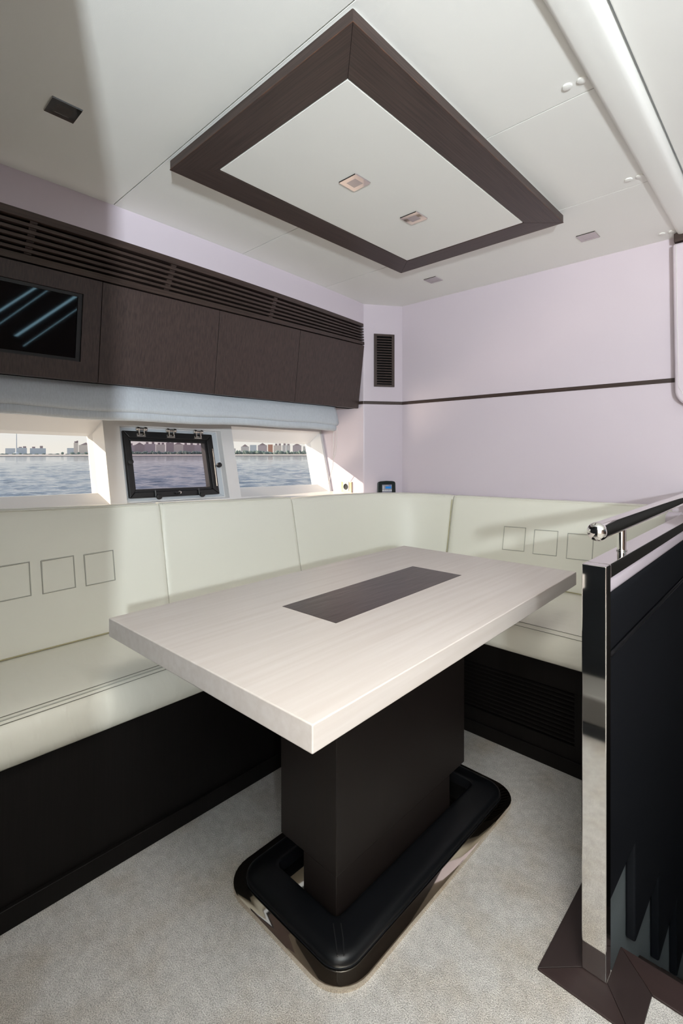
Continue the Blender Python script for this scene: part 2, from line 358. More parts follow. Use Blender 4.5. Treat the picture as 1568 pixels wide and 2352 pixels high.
# panes
def pane(name, r, d, m, parent=None):
    mb = MB().loft([[HW(r[0], r[2], d), HW(r[1], r[2], d), HW(r[1], r[3], d), HW(r[0], r[3], d)],
                    [HW(r[0], r[2], d + 0.004), HW(r[1], r[2], d + 0.004), HW(r[1], r[3], d + 0.004), HW(r[0], r[3], d + 0.004)]])
    return obj(name, mb, m, parent)
def sheet_frame(name, outer, inner, d0, d1, m, parent, bevel=0.002):
    out = []
    y0, y1, z0, z1 = outer; a0, a1, b0, b1 = inner
    quads = [[(y0, z0), (y1, z0), (a1, b0), (a0, b0)], [(y1, z0), (y1, z1), (a1, b1), (a1, b0)], [(y1, z1), (y0, z1), (a0, b1), (a1, b1)], [(y0, z1), (y0, z0), (a0, b0), (a0, b1)]]
    mb = MB()
    for q in quads: mb.loft([[HW(y, z, d0) for y, z in q], [HW(y, z, d1) for y, z in q]])
    return obj(name, mb, m, parent, bevel=bevel)
for i, G in ((1, G1), (3, G3)):
    w = empty('window_%d' % i, HW((G[0] + G[1]) / 2, G[2], 0.12), kind='structure')
    pane('pane', G, 0.118, 'pane', w)
w2 = empty('window_2', HW(1.19, 0.89, 0.03), kind='structure')
sheet_frame('frame', (0.950, 1.474, 0.878, 1.220), (0.985, 1.395, 0.918, 1.165), ND - 0.006, ND - 0.0005, 'greyframe', w2)
sash = sheet_frame('sash', (0.962, 1.432, 0.893, 1.206), (0.988, 1.398, 0.921, 1.174), ND - 0.030, ND - 0.008, 'black', w2, 0.004)
sheet_frame('sash_lip', (0.986, 1.400, 0.919, 1.176), (0.999, 1.386, 0.932, 1.158), ND - 0.018, ND + 0.02, 'black', w2, 0.002)
pane('pane', (0.990, 1.394, 0.924, 1.168), ND + 0.004, 'pane_tint', w2)
def hp(y, z, d): return Vector(HW(y, z, d))
nrm = (hp(1, 1, -1) - hp(1, 1, 0)).normalized()
nrm = Vector((1, 0, KX)).normalized()
upv = (hp(1, 1.1, 0) - hp(1, 1.0, 0)).normalized()
for y in (1.045, 1.195, 1.345):   # steel hinges along the top
    h = obj('hinge', MB().tube([hp(y - 0.026, 1.216, ND - 0.038), hp(y + 0.026, 1.216, ND - 0.038)], 0.0065, 10), 'chrome', w2, smooth=40)
    obj('hinge_leaf', MB().loft([[hp(y - 0.022, 1.180, ND - 0.036), hp(y + 0.022, 1.180, ND - 0.036), hp(y + 0.022, 1.196, ND - 0.036), hp(y - 0.022, 1.196, ND - 0.036)],
                                 [hp(y - 0.022, 1.180, ND - 0.029), hp(y + 0.022, 1.180, ND - 0.029), hp(y + 0.022, 1.196, ND - 0.029), hp(y - 0.022, 1.196, ND - 0.029)]]), 'chrome', h, bevel=0.002)
    for dy in (-0.012, 0.012):
        obj('hinge_arm', MB().tube([hp(y + dy, 1.188, ND - 0.038), hp(y + dy, 1.218, ND - 0.044)], 0.0038, 8), 'chrome', h, smooth=40)
        obj('hinge_knuckle', MB().lathe(hp(y + dy * 1.5 - 0.006, 1.217, ND - 0.041), (0, 1, 0), [(0.0095, 0), (0.0105, 0.003), (0.0105, 0.010), (0.0095, 0.013)], 14), 'chrome', h, smooth=40)
for y, z, dz in ((1.090, 0.893, 0.022), (1.318, 0.893, 0.022), (0.972, 1.055, 0), (1.438, 1.04, 0)):   # dark clamp knobs
    k = obj('clamp_knob', MB().lathe(hp(y, z, ND - 0.03), nrm, [(0.006, 0), (0.006, 0.012), (0.0125, 0.014), (0.0135, 0.020), (0.0125, 0.027), (0.006, 0.029)], 20), 'black', w2, smooth=40)
    if dz: obj('clamp_arm', MB().tube([hp(y - 0.008, z + 0.004, ND - 0.034), hp(y - 0.008, z + 0.034, ND - 0.034)], 0.005, 8), 'black', k, smooth=40)
obj('stay_arm', MB().tube([hp(1.418, 0.935, ND - 0.034), hp(1.421, 1.13, ND - 0.034)], 0.0035, 8), 'chrome_warm', w2, smooth=40)
lt = obj('latch', MB().lathe(hp(1.205, 0.911, ND - 0.03), nrm, [(0.008, 0), (0.008, 0.008), (0.004, 0.010)], 16), 'chrome', w2, smooth=40)
obj('latch_lever', MB().tube([hp(1.180, 0.909, ND - 0.036), hp(1.205, 0.911, ND - 0.040)], 0.005, 8), 'black', lt, smooth=40)
# --- ledge behind the backrests
def corner_curve(s):
    p0, p1, p2, p3 = Vector((-1.757, 1.598)), Vector((-1.757, 2.04)), Vector((-1.70, 2.297)), Vector((-1.405, 2.297))
    P_ = p0 * (1 - s) ** 3 + p1 * 3 * s * (1 - s) ** 2 + p2 * 3 * s * s * (1 - s) + p3 * s ** 3
    T_ = ((p1 - p0) * 3 * (1 - s) ** 2 + (p2 - p1) * 6 * s * (1 - s) + (p3 - p2) * 3 * s * s).normalized()
    return P_, Vector((-T_.y, T_.x))
cpts = [corner_curve(k / 10) for k in range(11)]
lg = MB().prism([(-2.24, 0.0), (-1.892, 0.0)] + [tuple(p + o * 0.135) for p, o in cpts] + [(-0.372, 2.436), (-0.372, 2.4495), (-1.797, 2.4495), (-1.937, 2.2475), (-2.24, 2.2475)], 'z', 0.80, 0.855)
struct('trim_3', lg, 'white', bevel=0.004)
# --- rest of the saloon behind and to the right of the camera
ab = MB()
ab.box(-2.6, -0.2, -2.66, -2.6, 0, 2.05); ab.box(2.3, 2.6, -2.66, -2.6, 0, 2.05); ab.box(-0.2, 2.3, -2.66, -2.6, 1.95, 2.05); ab.box(-0.2, 2.3, -2.66, -2.6, 0, 0.12)
struct('wall_aft', ab, 'white')
rb = MB()
rb.box(2.6, 2.66, -2.66, -1.5, -1.6, 2.05); rb.box(2.6, 2.66, -1.28, 2.5, -1.6, 2.05); rb.box(2.6, 2.66, -1.5, -1.28, -1.6, 2.05)
wr = struct('wall_right', rb, 'wenge_z')
for (y0, z0, y1, z1, w_) in ((1.20, 1.37, 1.69, 1.86, 0.026), (1.25, 1.27, 1.81, 1.86, 0.010), (1.50, 1.26, 2.10, 1.85, 0.034), (1.58, 1.16, 2.14, 1.72, 0.010)):
    obj('window_slit', MB().loft([[(2.597, y0 - w_ / 2, z0), (2.597, y0 + w_ / 2, z0), (2.597, y1 + w_ / 2, z1), (2.597, y1 - w_ / 2, z1)], [(2.601, y0 - w_ / 2, z0), (2.601, y0 + w_ / 2, z0), (2.601, y1 + w_ / 2, z1), (2.601, y1 - w_ / 2, z1)]]), 'slit', wr)  # glowing strips added for streaks in the television; no openings here
hf = MB()
for q in ((-0.28, 0.35, -0.12, -0.08), (-0.28, 0.35, 0.48, 0.52), (-0.28, -0.25, -0.08, 0.48), (0.31, 0.35, -0.08, 0.48)): hf.box(*q, 2.004, 2.018)
struct('window_4', hf, 'satin', bevel=0.004)  # frame made up to hold the overhead fill lamp
struct('fill_light_stand', MB().box(0.985, 1.015, -0.66, -0.63, 0.02, 1.19).box(0.92, 1.08, -0.725, -0.565, 0.0, 0.02), 'satin', bevel=0.003)  # made-up stand under the fill lamp behind the camera
struct('dark_reflection_panel', MB().box(-0.26, 0.598, 2.425, 2.4495, -1.2, 1.28), 'bench_base', bevel=0.004)  # unseen dark panel added so the railing reflects dark
bk = empty('wall_bulkhead', (-1.1, -0.03, 0), kind='structure')
obj('bulkhead_panel', MB().box(-1.96, -0.30, -0.065, -0.007, 0.09, ZC - 0.001), 'navy', bk, bevel=0.006)
obj('bulkhead_foot', MB().box(-1.30, -0.31, -0.06, 0.185, 0.05, 0.16), 'step_grey', bk, bevel=0.015, seg=3)
obj('bulkhead_kick', MB().box(-1.30, -0.31, -0.06, 0.18, 0.0, 0.05), 'navy', bk)

# --- stairwell
stw = empty('wall_stair', (-0.33, 1.7, -0.8), kind='structure')
obj('stair_side', MB().box(-0.342, -0.322, 1.142, 2.445, -1.3, 0.60), 'greystep', stw)
for i in range(4):
    y = 1.22 + 0.265 * i
    obj('step', MB().box(-0.32, 0.6, y, y + 0.275 if i < 3 else 2.449, -1.3, -0.235 * (i + 1)), 'wenge_dark', stw, bevel=0.004)
obj('stair_far_side', MB().box(0.6, 0.64, 1.20, 2.445, -1.3, -0.051), 'greystep', stw)

# ================================================================== things
# ---------------- dining table
a = math.radians(1.45); ca, sa = math.cos(a), math.sin(a)
TA = Vector((-1.225, 0.477, 0))
def tp(u, v, z): return (TA.x + u * ca - v * sa, TA.y + u * sa + v * ca, z)
t = empty('dining_table', (-0.88, 1.12, 0), 'pale whitewashed wood dining table with dark centre inlay on a dark pillar', 'table')
TW, TL = 0.700, 1.247
def tbox(u0, u1, v0, v1, z0, z1):
    return MB().loft([[tp(u0, v0, z), tp(u1, v0, z), tp(u1, v1, z), tp(u0, v1, z)] for z in (z0, z1)])
top = obj('table_top', tbox(0, TW, 0, TL, 0.6555, 0.700), 'pale_wood', t, bevel=0.0025)
obj('inlay', tbox(0.246, 0.435, 0.340, 0.946, 0.695, 0.7006), 'inlay', top)
obj('pillar', MB().box(-0.978, -0.780, 0.810, 1.392, 0.125, 0.6553), 'wenge_dark', t, bevel=0.002)
obj('plinth', MB().box(-0.893, -0.7815, 0.811, 1.307, 0.0128, 0.1248), 'wenge_dark', t, bevel=0.002)
def rrect(x0, x1, y0, y1, r, n=8):
    out = []
    for cx, cy, a0 in ((x1 - r, y1 - r, 0), (x0 + r, y1 - r, 90), (x0 + r, y0 + r, 180), (x1 - r, y0 + r, 270)):
        for k in range(n + 1):
            an = math.radians(a0 + 90 * k / n); out.append((cx + r * math.cos(an), cy + r * math.sin(an)))
    return out
def ringloft(secs): return MB().loft([[(x, y, z) for x, y in rr] for rr, z in secs])
BX = (-1.088, -0.660, 0.700, 1.535)
def br(o, r): return rrect(BX[0] + o, BX[1] - o, BX[2] + o, BX[3] - o, r)
obj('base_plate', ringloft([(br(0.000, 0.085), 0.0), (br(0.000, 0.085), 0.0095), (br(0.0008, 0.084), 0.0117), (br(0.003, 0.082), 0.0125)]), 'chrome_warm', t, smooth=30)
# leather pad: a ring pillow round the pillar hole
hole = rrect(-0.985, -0.772, 0.803, 1.430, 0.014)
def hr(o): return rrect(-0.985 - o, -0.772 + o, 0.803 - o, 1.430 + o, 0.014 + o)
pad = MB().loft([[(x, y, z) for x, y in rr] for rr, z in ((br(0.034, 0.055), 0.0127), (br(0.031, 0.058), 0.018), (br(0.0325, 0.056), 0.025), (br(0.037, 0.052), 0.0305), (br(0.044, 0.046), 0.0345), (br(0.054, 0.038), 0.0370), (br(0.064, 0.030), 0.0385), (hr(0.014), 0.0440), (hr(0.006), 0.0445), (hr(0.0015), 0.0430), (hr(0.0), 0.040), (hr(0.0), 0.0127))], closed_ends=False)
pd = obj('leather_pad', pad, 'pad_leather', t, smooth=45)
for o in (-0.006, 0.006):
    obj('pad_seam', MB().tube([(-0.772 + 0.010 + o, 0.803 - 0.010 + o, 0.0445), (-0.738 + o, 0.775 + o, 0.0405), (-0.713 + o * 0.8, 0.754 + o * 0.8, 0.0365)], 0.0012, 6), 'black', pd)
obj('pad_piping', MB().loft([[(x, y, z) for x, y in rr] for rr, z in ((br(0.034, 0.055), 0.0126), (br(0.0305, 0.058), 0.0150), (br(0.034, 0.055), 0.0174))], closed_ends=False), 'bleather', pd, smooth=60)

# ---------------- banquette, left run
def ztop(y): return 0.918 - 0.036 * (y - 0.40) + 0.004 * (y - 0.4) ** 2
BL = 0.2
def backsec(y, x_b=-1.757, zb=0.40, th=0.12):
    zt = ztop(y); xt = x_b - BL * (zt - 0.475)
    return [(x_b + 0.012, y, zb), (x_b + 0.004, y, 0.46), (x_b - BL * 0.10, y, 0.575), (x_b - BL * 0.25, y, 0.725), (xt + 0.006, y, zt - 0.03), (xt - 0.002, y, zt - 0.008), (xt - 0.014, y, zt), (xt - 0.055, y, zt), (xt - 0.062, y, zt - 0.02), (x_b - th, y, zb)]
def lerp_secs(fn, y0, y1, n, inset=0.006):
    """sections along a cushion, with softly rounded ends"""
    out = []
    for i in range(n + 1):
        y = y0 + (y1 - y0) * i / n; s = fn(y)
        out.append(s)
    for e, k in ((0, 1), (-1, -2)):
        c = Vector((sum(p[0] for p in out[e]) / len(out[e]), 0, sum(p[2] for p in out[e]) / len(out[e])))
        out[e] = [(p[0] + (c.x - p[0]) * 0.07, p[1], p[2] + (c.z - p[2]) * 0.025) for p in out[e]]
    return out
b = empty('banquette', (-1.55, 1.0, 0), 'long cream leather banquette under the windows on a dark wood base', 'bench')
obj('base', MB().box(-1.90, -1.342, 0.0, 2.30, 0.0, 0.374), 'bench_base', b, bevel=0.003)
obj('kick_strip', MB().box(-1.342, -1.330, 0.0, 1.748, 0.0, 0.052), 'bench_base', b, bevel=0.002)
SP = [(-1.330, 0.3745), (-1.312, 0.386), (-1.306, 0.41), (-1.307, 0.445), (-1.315, 0.468), (-1.330, 0.4835), (-1.352, 0.491), (-1.42, 0.494), (-1.56, 0.490), (-1.70, 0.482), (-1.765, 0.470), (-1.765, 0.3745)]
sc_ = obj('seat_cushion', MB().loft([[(x, y, z) for x, z in SP] for y in [0.0, 0.006] + [0.1 + 0.11 * i for i in range(15)] + [1.694]]), 'seat', b, smooth=50)
for dx, z in ((-1.3255, 0.4815), (-1.345, 0.4905)):
    obj('stitching', MB().tube([(dx, 0.01 + 0.14 * i, z) for i in range(13)], 0.0009, 6), 'thread', sc_)
obj('welt', MB().tube([(-1.335, 0.01 + 0.14 * i, 0.4868) for i in range(13)], 0.0016, 6), 'stitch', sc_)
obj('seat_seam', MB().tube([(-1.7505, 0.01 + 0.16 * i, 0.4775) for i in range(11)], 0.0022, 6), 'seamline', sc_)
for y0, y1 in ((0.0, 0.9145), (0.9165, 1.594)):
    ys_ = [y0, y0 + 0.008] + [y0 + 0.02 + (y1 - y0 - 0.04) * i / 8 for i in range(9)] + [y1 - 0.008, y1]
    secs = [backsec(y) for y in ys_]
    for e in (0, -1):
        secs[e] = [(p[0] - (0.006 if j < 6 else 0), p[1], p[2] - (0.004 if 4 <= j <= 7 else 0)) for j, p in enumerate(secs[e])]
    bk_ = obj('backrest', MB().loft(secs), 'leather', b, smooth=50)
    obj('piping', MB().tube([(-1.757 - BL * (ztop(y) - 0.475) - 0.004, y, ztop(y) - 0.0035) for y in ys_[1:-1]], 0.0028, 6), 'leather', bk_, smooth=60)
    if y0 == 0.0:
        for q in (0.361, 0.492, 0.623):
            def bp(y, z): return (-1.757 - BL * (z - 0.475) + 0.0008, y, z)
            obj('stitched_square', MB().tube([bp(q, 0.747), bp(q + 0.097, 0.749), bp(q + 0.097, 0.646), bp(q, 0.644), bp(q, 0.747), bp(q + 0.03, 0.7476)], 0.0026, 6), 'stitch', bk_)
# ---------------- banquette, back run
def yback(z): return 2.297 + 0.2 * (z - 0.475)
def ztopb(x): return 0.866 + 0.0145 * (x + 1.40)
def backsec2(x):
    zt = ztopb(x); yt = yback(zt)
    return [(x, 2.297 - 0.012, 0.40), (x, 2.297 - 0.004, 0.46), (x, yback(0.575), 0.575), (x, yback(0.725), 0.725), (x, yt - 0.006, zt - 0.03), (x, yt + 0.002, zt - 0.008), (x, yt + 0.014, zt), (x, yt + 0.050, zt), (x, yt + 0.056, zt - 0.02), (x, 2.435, 0.40)]
b2 = empty('banquette', (-0.85, 2.0, 0), 'cream leather banquette along the lilac back wall with louvred dark base', 'bench')
def backbase():
    mb = MB(); mb.box(-1.340, -0.372, 1.775, 2.43, 0.0, 0.374)
    mb.box(-1.340, -0.372, 1.760, 1.775, 0.278, 0.374); mb.box(-1.340, -0.372, 1.760, 1.775, 0.0, 0.098)
    mb.box(-1.340, -1.02, 1.760, 1.775, 0.098, 0.278); mb.box(-0.570, -0.372, 1.760, 1.775, 0.098, 0.278); return mb
obj('base', backbase(), 'bench_base', b2, bevel=0.001, seg=1)
obj('kick_strip', MB().box(-1.328, -0.418, 1.750, 1.760, 0.0, 0.05), 'bench_base', b2, bevel=0.002)
for i in range(11):
    z = 0.106 + i * 0.0157
    obj('vent_slat', MB().prism([(1.761, z), (1.761, z + 0.005), (1.774, z + 0.012), (1.774, z + 0.007)], 'x', -1.0198, -0.5702), 'bench_base', b2)
SP2 = [(1.725, 0.3745), (1.707, 0.384), (1.700, 0.405), (1.701, 0.44), (1.708, 0.464), (1.722, 0.480), (1.745, 0.488), (1.82, 0.492), (1.98, 0.490), (2.18, 0.484), (2.302, 0.470), (2.302, 0.3745)]
sb = obj('seat_cushion', MB().loft([[(x, y, z) for y, z in SP2] for x in [-1.764, -1.75] + [-1.6 + 0.122 * i for i in range(10)] + [-0.380, -0.374]]), 'seat', b2, smooth=50)
for dy, z in ((1.7185, 0.4785), (1.738, 0.4868)):
    obj('stitching', MB().tube([(-1.30 + 0.115 * i, dy, z) for i in range(9)], 0.0009, 6), 'thread', sb)
obj('seat_seam', MB().tube([(-1.38 + 0.097 * i, 2.2905, 0.4775) for i in range(11)], 0.0022, 6), 'seamline', sb)
xs_ = [-1.400, -1.392] + [-1.37 + 0.95 * i / 8 for i in range(9)] + [-0.408, -0.400]
secs = [backsec2(x) for x in xs_]
for e in (0, -1): secs[e] = [(p[0], p[1] + (0.006 if j < 6 else 0), p[2] - (0.004 if 4 <= j <= 7 else 0)) for j, p in enumerate(secs[e])]
bb = obj('backrest', MB().loft(secs), 'leather', b2, smooth=50)
obj('piping', MB().tube([(x, yback(ztopb(x)) + 0.004, ztopb(x) - 0.0035) for x in xs_[1:-1]], 0.0026, 6), 'leather', bb, smooth=60)
for q in (-1.092, -0.940, -0.787):
    def bq(x, z): return (x, yback(z) - 0.0008, z)
    obj('stitched_square', MB().tube([bq(q, 0.731), bq(q + 0.108, 0.735), bq(q + 0.108, 0.624), bq(q, 0.620), bq(q, 0.731), bq(q + 0.03, 0.732)], 0.0026, 6), 'stitch', bb)
obj('end_roll', MB().lathe((-0.398, 2.30, 0.835), (1, 0, 0), [(0.022, 0), (0.032, 0.008), (0.034, 0.05), (0.022, 0.056)], 24), 'wall', b2, smooth=50)
# ---------------- curved corner backrest
cc = empty('corner_backrest', (-1.75, 2.1, 0.40), 'curved cream leather corner backrest joining the two banquettes', 'cushion')
N = 22; secs = []
for i in range(N + 1):
    s = i / N
    P_, out = corner_curve(s)     # out points away from the room
    zt = 0.876 * (1 - s) + 0.866 * s
    e_ = 0.006 if i in (0, N) else 0.0
    def q(o, z): o = o + e_; return (P_.x + out.x * o, P_.y + out.y * o, z - (e_ * 0.6 if z > 0.8 else 0))
    lt_ = 0.2 * (zt - 0.475)
    secs.append([q(-0.012, 0.40), q(-0.004, 0.46), q(0.02, 0.575), q(0.05, 0.725), q(lt_ - 0.006, zt - 0.03), q(lt_ + 0.002, zt - 0.008), q(lt_ + 0.014, zt), q(lt_ + 0.05, zt), q(lt_ + 0.056, zt - 0.02), q(0.12, 0.40)])
cb_ = obj('backrest', MB().loft(secs), 'leather', cc, smooth=50)
obj('piping', MB().tube([Vector(s_[5]) for s_ in secs[1:-1]], 0.0026, 6), 'leather', cb_, smooth=60)
obj('end_seam', MB().tube([Vector(p) for p in [(-1.405, 2.297 - 0.004, 0.45), (-1.402, yback(0.575) - 0.002, 0.575), (-1.402, yback(0.725) - 0.002, 0.725), (-1.402, yback(0.845) - 0.003, 0.845)]], 0.0022, 6), 'seamline', cb_)

# ---------------- overhead cabinet
cabx = lambda z: -1.9275 - (1.747 - z) * 0.1275
cb = empty('overhead_cabinet', (-1.96, 1.1, 1.37), 'long dark wenge overhead cabinet with ventilation grille above its doors', 'cabinet')
body = MB()
body.loft([[(cabx(1.372) - 0.022, y, 1.372), (cabx(1.745) - 0.022, y, 1.745), (xw(y) - 0.045, y, 1.879), (-2.30, y, 1.879), (-2.30, y, 1.45), (-2.06, y, 1.372)] for y in YSEC[:-1] + [2.2455]])
obj('body', body, 'void', cb)
SEAMS = [0.0, 0.7295, 1.2410, 1.7305, 2.2455]
DT, DB = 1.7455, 1.3705
def doorquad(y0, y1, z0, z1, x_in=0.0, th=0.02):
    return [[(cabx(z0) - x_in, y0, z0), (cabx(z0) - x_in, y1, z0), (cabx(z1) - x_in, y1, z1), (cabx(z1) - x_in, y0, z1)],
            [(cabx(z0) - x_in - th, y0, z0), (cabx(z0) - x_in - th, y1, z0), (cabx(z1) - x_in - th, y1, z1), (cabx(z1) - x_in - th, y0, z1)]]
TV = (0.06, 0.664, 1.440, 1.6865)
for i in range(4):
    y0, y1 = SEAMS[i] + 0.0012, SEAMS[i + 1] - 0.0012
    mb = MB()
    if i == 0:
        for r in ((y0, TV[0], DB, DT), (TV[1], y1, DB, DT), (TV[0], TV[1], DB, TV[2]), (TV[0], TV[1], TV[3], DT)): mb.loft(doorquad(*r))
    else: mb.loft(doorquad(y0, y1, DB, DT))
    obj('door', mb, 'wenge_z', cb, bevel=0.001 if i else 0, seg=1)
tv = empty('television', (cabx(TV[2]), 0.36, TV[2]), 'black glass television screen set into the overhead cabinet door', 'television')
obj('screen', MB().loft(doorquad(TV[0] + 0.016, TV[1] - 0.016, TV[2] + 0.012, TV[3] - 0.012, 0.010, 0.006)), 'screen', tv)
sb_ = MB()
for r in ((TV[0] + 0.001, TV[0] + 0.016, TV[2] + 0.001, TV[3] - 0.001), (TV[1] - 0.016, TV[1] - 0.001, TV[2] + 0.001, TV[3] - 0.001), (TV[0] + 0.016, TV[1] - 0.016, TV[2] + 0.001, TV[2] + 0.012), (TV[0] + 0.016, TV[1] - 0.016, TV[3] - 0.012, TV[3] - 0.001)): sb_.loft(doorquad(*r, 0.006, 0.010))
obj('bezel', sb_, 'black', tv)
# grille: borders and slats following the curved face
def face(y, tt, dep=0.0):
    a_ = Vector((xw(y) + 0.001, y, 1.8795)); b_ = Vector((cabx(DT), y, DT + 0.004)); p = a_.lerp(b_, tt)
    return (p.x - dep, p.y, p.z)
def bar(t0, t1, d0, d1):
    return MB().loft([[face(y, t0, d0), face(y, t1, d0), face(y, t1, d1), face(y, t0, d1)] for y in YSEC[:-1] + [2.2455]])
gb = obj('grille_border', bar(0.0, 0.144, 0.0, 0.03), 'wenge_y', cb, smooth=20)
gb2 = obj('grille_border', bar(0.846, 0.985, 0.0, 0.03), 'wenge_y', cb, smooth=20)
for i in range(5):
    t0 = 0.222 + 0.126 * i; obj('grille_slat', bar(t0, t0 + 0.060, 0.001, 0.026), 'wenge_y', cb, smooth=20)
for y in (0.48, 0.98, 1.53):
    for i in range(6):
        t0 = 0.144 + 0.126 * i
        obj('grille_spacer', MB().loft([[face(yy, t0, 0.010), face(yy, t0 + 0.078, 0.010), face(yy, t0 + 0.078, 0.022), face(yy, t0, 0.022)] for yy in (y - 0.011, y + 0.011)]), 'wenge_y', cb)

# ---------------- roman blind
rbl = empty('roman_blind', (-2.03, 1.1, 1.37), 'gathered grey linen roman blind hanging below the overhead cabinet', 'blind')
def blindsec(y, lower):
    w = 0.004 * math.sin(y * 7.3 + 1) + 0.003 * math.sin(y * 17) + 0.002 * noise.noise((y * 6, 0, 3)); z_ = 0.003 * math.sin(y * 5.1) + 0.002 * math.sin(y * 13 + 2)
    if not lower:
        c = [(-2.025, 1.3715), (-2.014, 1.34), (-2.002, 1.30), (-1.996, 1.282), (-2.002, 1.268), (-2.018, 1.264), (-2.040, 1.272), (-2.050, 1.30), (-2.050, 1.3715)]
    else:
        c = [(-2.016, 1.285), (-2.008, 1.262), (-2.006, 1.246), (-2.012, 1.236), (-2.028, 1.233), (-2.048, 1.240), (-2.056, 1.262), (-2.056, 1.285)]
    return [(x + (w if i < 6 else w * 0.4), y, z + (z_ if z < 1.3 else 0)) for i, (x, z) in enumerate(c)]
for lower, y1, nm in ((False, 2.098, 'upper_fold'), (True, 2.088, 'lower_fold')):
    ys_ = [0.0 + (y1 - 0.0) * i / 70 for i in range(71)]
    secs = [blindsec(y, lower) for y in ys_]
    c = Vector((sum(p[0] for p in secs[-1]) / len(secs[-1]), 0, sum(p[2] for p in secs[-1]) / len(secs[-1])))
    secs.append([(p[0] + (c.x - p[0]) * 0.35, y1 + 0.006, p[2] + (c.z - p[2]) * 0.25) for p in secs[-1]])
    obj(nm, MB().loft(secs), 'fabric', rbl, smooth=60)
bc = [(-2.070, 2.125, 1.25), (-2.074, 2.13, 1.18), (-2.078, 2.135, 1.10), (-2.10, 2.15, 1.02), (-2.15, 2.17, 0.93), (-2.185, 2.18, 0.868)]
obj('pull_cord', MB().tube(bc, 0.0016, 6), 'cord', rbl, smooth=60)
obj('pull_cord', MB().tube([(-2.045, 2.130, 1.25), (-2.053, 2.135, 1.18), (-2.066, 2.138, 1.10), (-2.080, 2.140, 1.07)], 0.0016, 6), 'cord', rbl, smooth=60)
bead = MB().lathe((0, 0, 0), (0, 0, 1), [(0.0001, -0.0026), (0.0022, -0.0013), (0.0026, 0), (0.0022, 0.0013), (0.0001, 0.0026)], 8)
first = None
for i in range(26):
    z = 1.25 - 0.0072 * i
    if first is None:
        first = obj('bead', bead, 'cord', rbl, smooth=60); first.location = Vector((-2.072, 2.128, z)) - wloc(rbl)
        me = first.data
        for v in me.vertices: v.co += wloc(rbl)
    else:
        o = first.copy(); COL.objects.link(o); o.parent = rbl; o.location = Vector((-2.072 - 0.0003 * i, 2.128 + 0.0003 * i, z)) - wloc(rbl)

# ---------------- ceiling feature panel: wenge frame with white inset
cp = empty('ceiling_feature_panel', (-1.035, 1.322, ZC), 'large rectangular dark wood frame with white inset panel on the ceiling', 'ceiling panel')
X = (-1.411, -0.6585); Y = (0.7315, 1.914); XI = (-1.3035, -0.767); YI = (0.834, 1.8125)
ZP = 1.965
oc = [(X[0], Y[0]), (X[1], Y[0]), (X[1], Y[1]), (X[0], Y[1])]; ic = [(XI[0], YI[0]), (XI[1], YI[0]), (XI[1], YI[1]), (XI[0], YI[1])]
for i in range(4):
    j = (i + 1) % 4
    obj('frame_board', MB().prism([oc[i], oc[j], ic[j], ic[i]], 'z', ZP, ZC - 0.006), 'wenge_x' if i % 2 == 0 else 'wenge_y', cp, bevel=0.0015)
for i in range(4):
    j = (i + 1) % 4
    obj('worn_edge', MB().tube([(*oc[i], ZP + 0.0010), (*oc[j], ZP + 0.0010)], 0.0012, 6), 'worn', cp)
obj('inset_panel', MB().box(XI[0] + 0.002, XI[1] - 0.002, YI[0] + 0.002, YI[1] - 0.002, ZP + 0.0005, ZC - 0.001), 'ceil', cp, bevel=0.003)
obj('backing', MB().box(X[0] + 0.006, X[1] - 0.006, Y[0] + 0.006, Y[1] - 0.006, ZC - 0.006, ZC - 0.0005), 'ceil', cp)
# ---------------- square downlights
def downlight(x, y, z, m, label, w=0.0355, li=0.019, group='square recessed ceiling spotlights'):
    d = empty('downlight', (x, y, z), label, 'ceiling light', group)
    rim = MB(); t_ = 0.0035
    for a0, a1, c0, c1 in ((-w, w, -w, -li), (-w, w, li, w), (-w, -li, -li, li), (li, w, -li, li)): rim.box(x + a0, x + a1, y + c0, y + c1, z - t_, z - 0.0004)
    obj('trim_plate', rim, m, d)
    obj('trim_edge', ringloft([(rrect(x - w, x + w, y - w, y + w, 0.001, 1), z - t_ + 0.0002), (rrect(x - w - 0.0012, x + w + 0.0012, y - w - 0.0012, y + w + 0.0012, 0.001, 1), z - 0.0004)]), 'satin', d)
    obj('lens', MB().lathe((x, y, z - 0.0012), (0, 0, -1), [(li * 1.38, -0.001), (li * 1.38, 0.0), (li * 0.8, 0.0012), (0.0001, 0.0016)], 4), 'lens', d)
    return d
lens_m = 'chrome_warm'
downlight(-1.0445, 1.169, ZP, 'chrome_warm', 'square steel spotlight in the white ceiling inset, the nearer of its pair')
downlight(-1.0445, 1.495, ZP, 'chrome_warm', 'square steel spotlight in the white ceiling inset, the pair\'s one nearer the back wall')
downlight(-1.413, 0.435, ZC, 'chrome', 'square spotlight dark with reflections in the shaded ceiling above the television')
downlight(-1.400, 2.180, ZC, 'satin', 'square satin spotlight in the ceiling near the louvred corner column')
downlight(-0.653, 2.185, ZC, 'satin', 'square satin spotlight in the ceiling beside the far right frame corner')

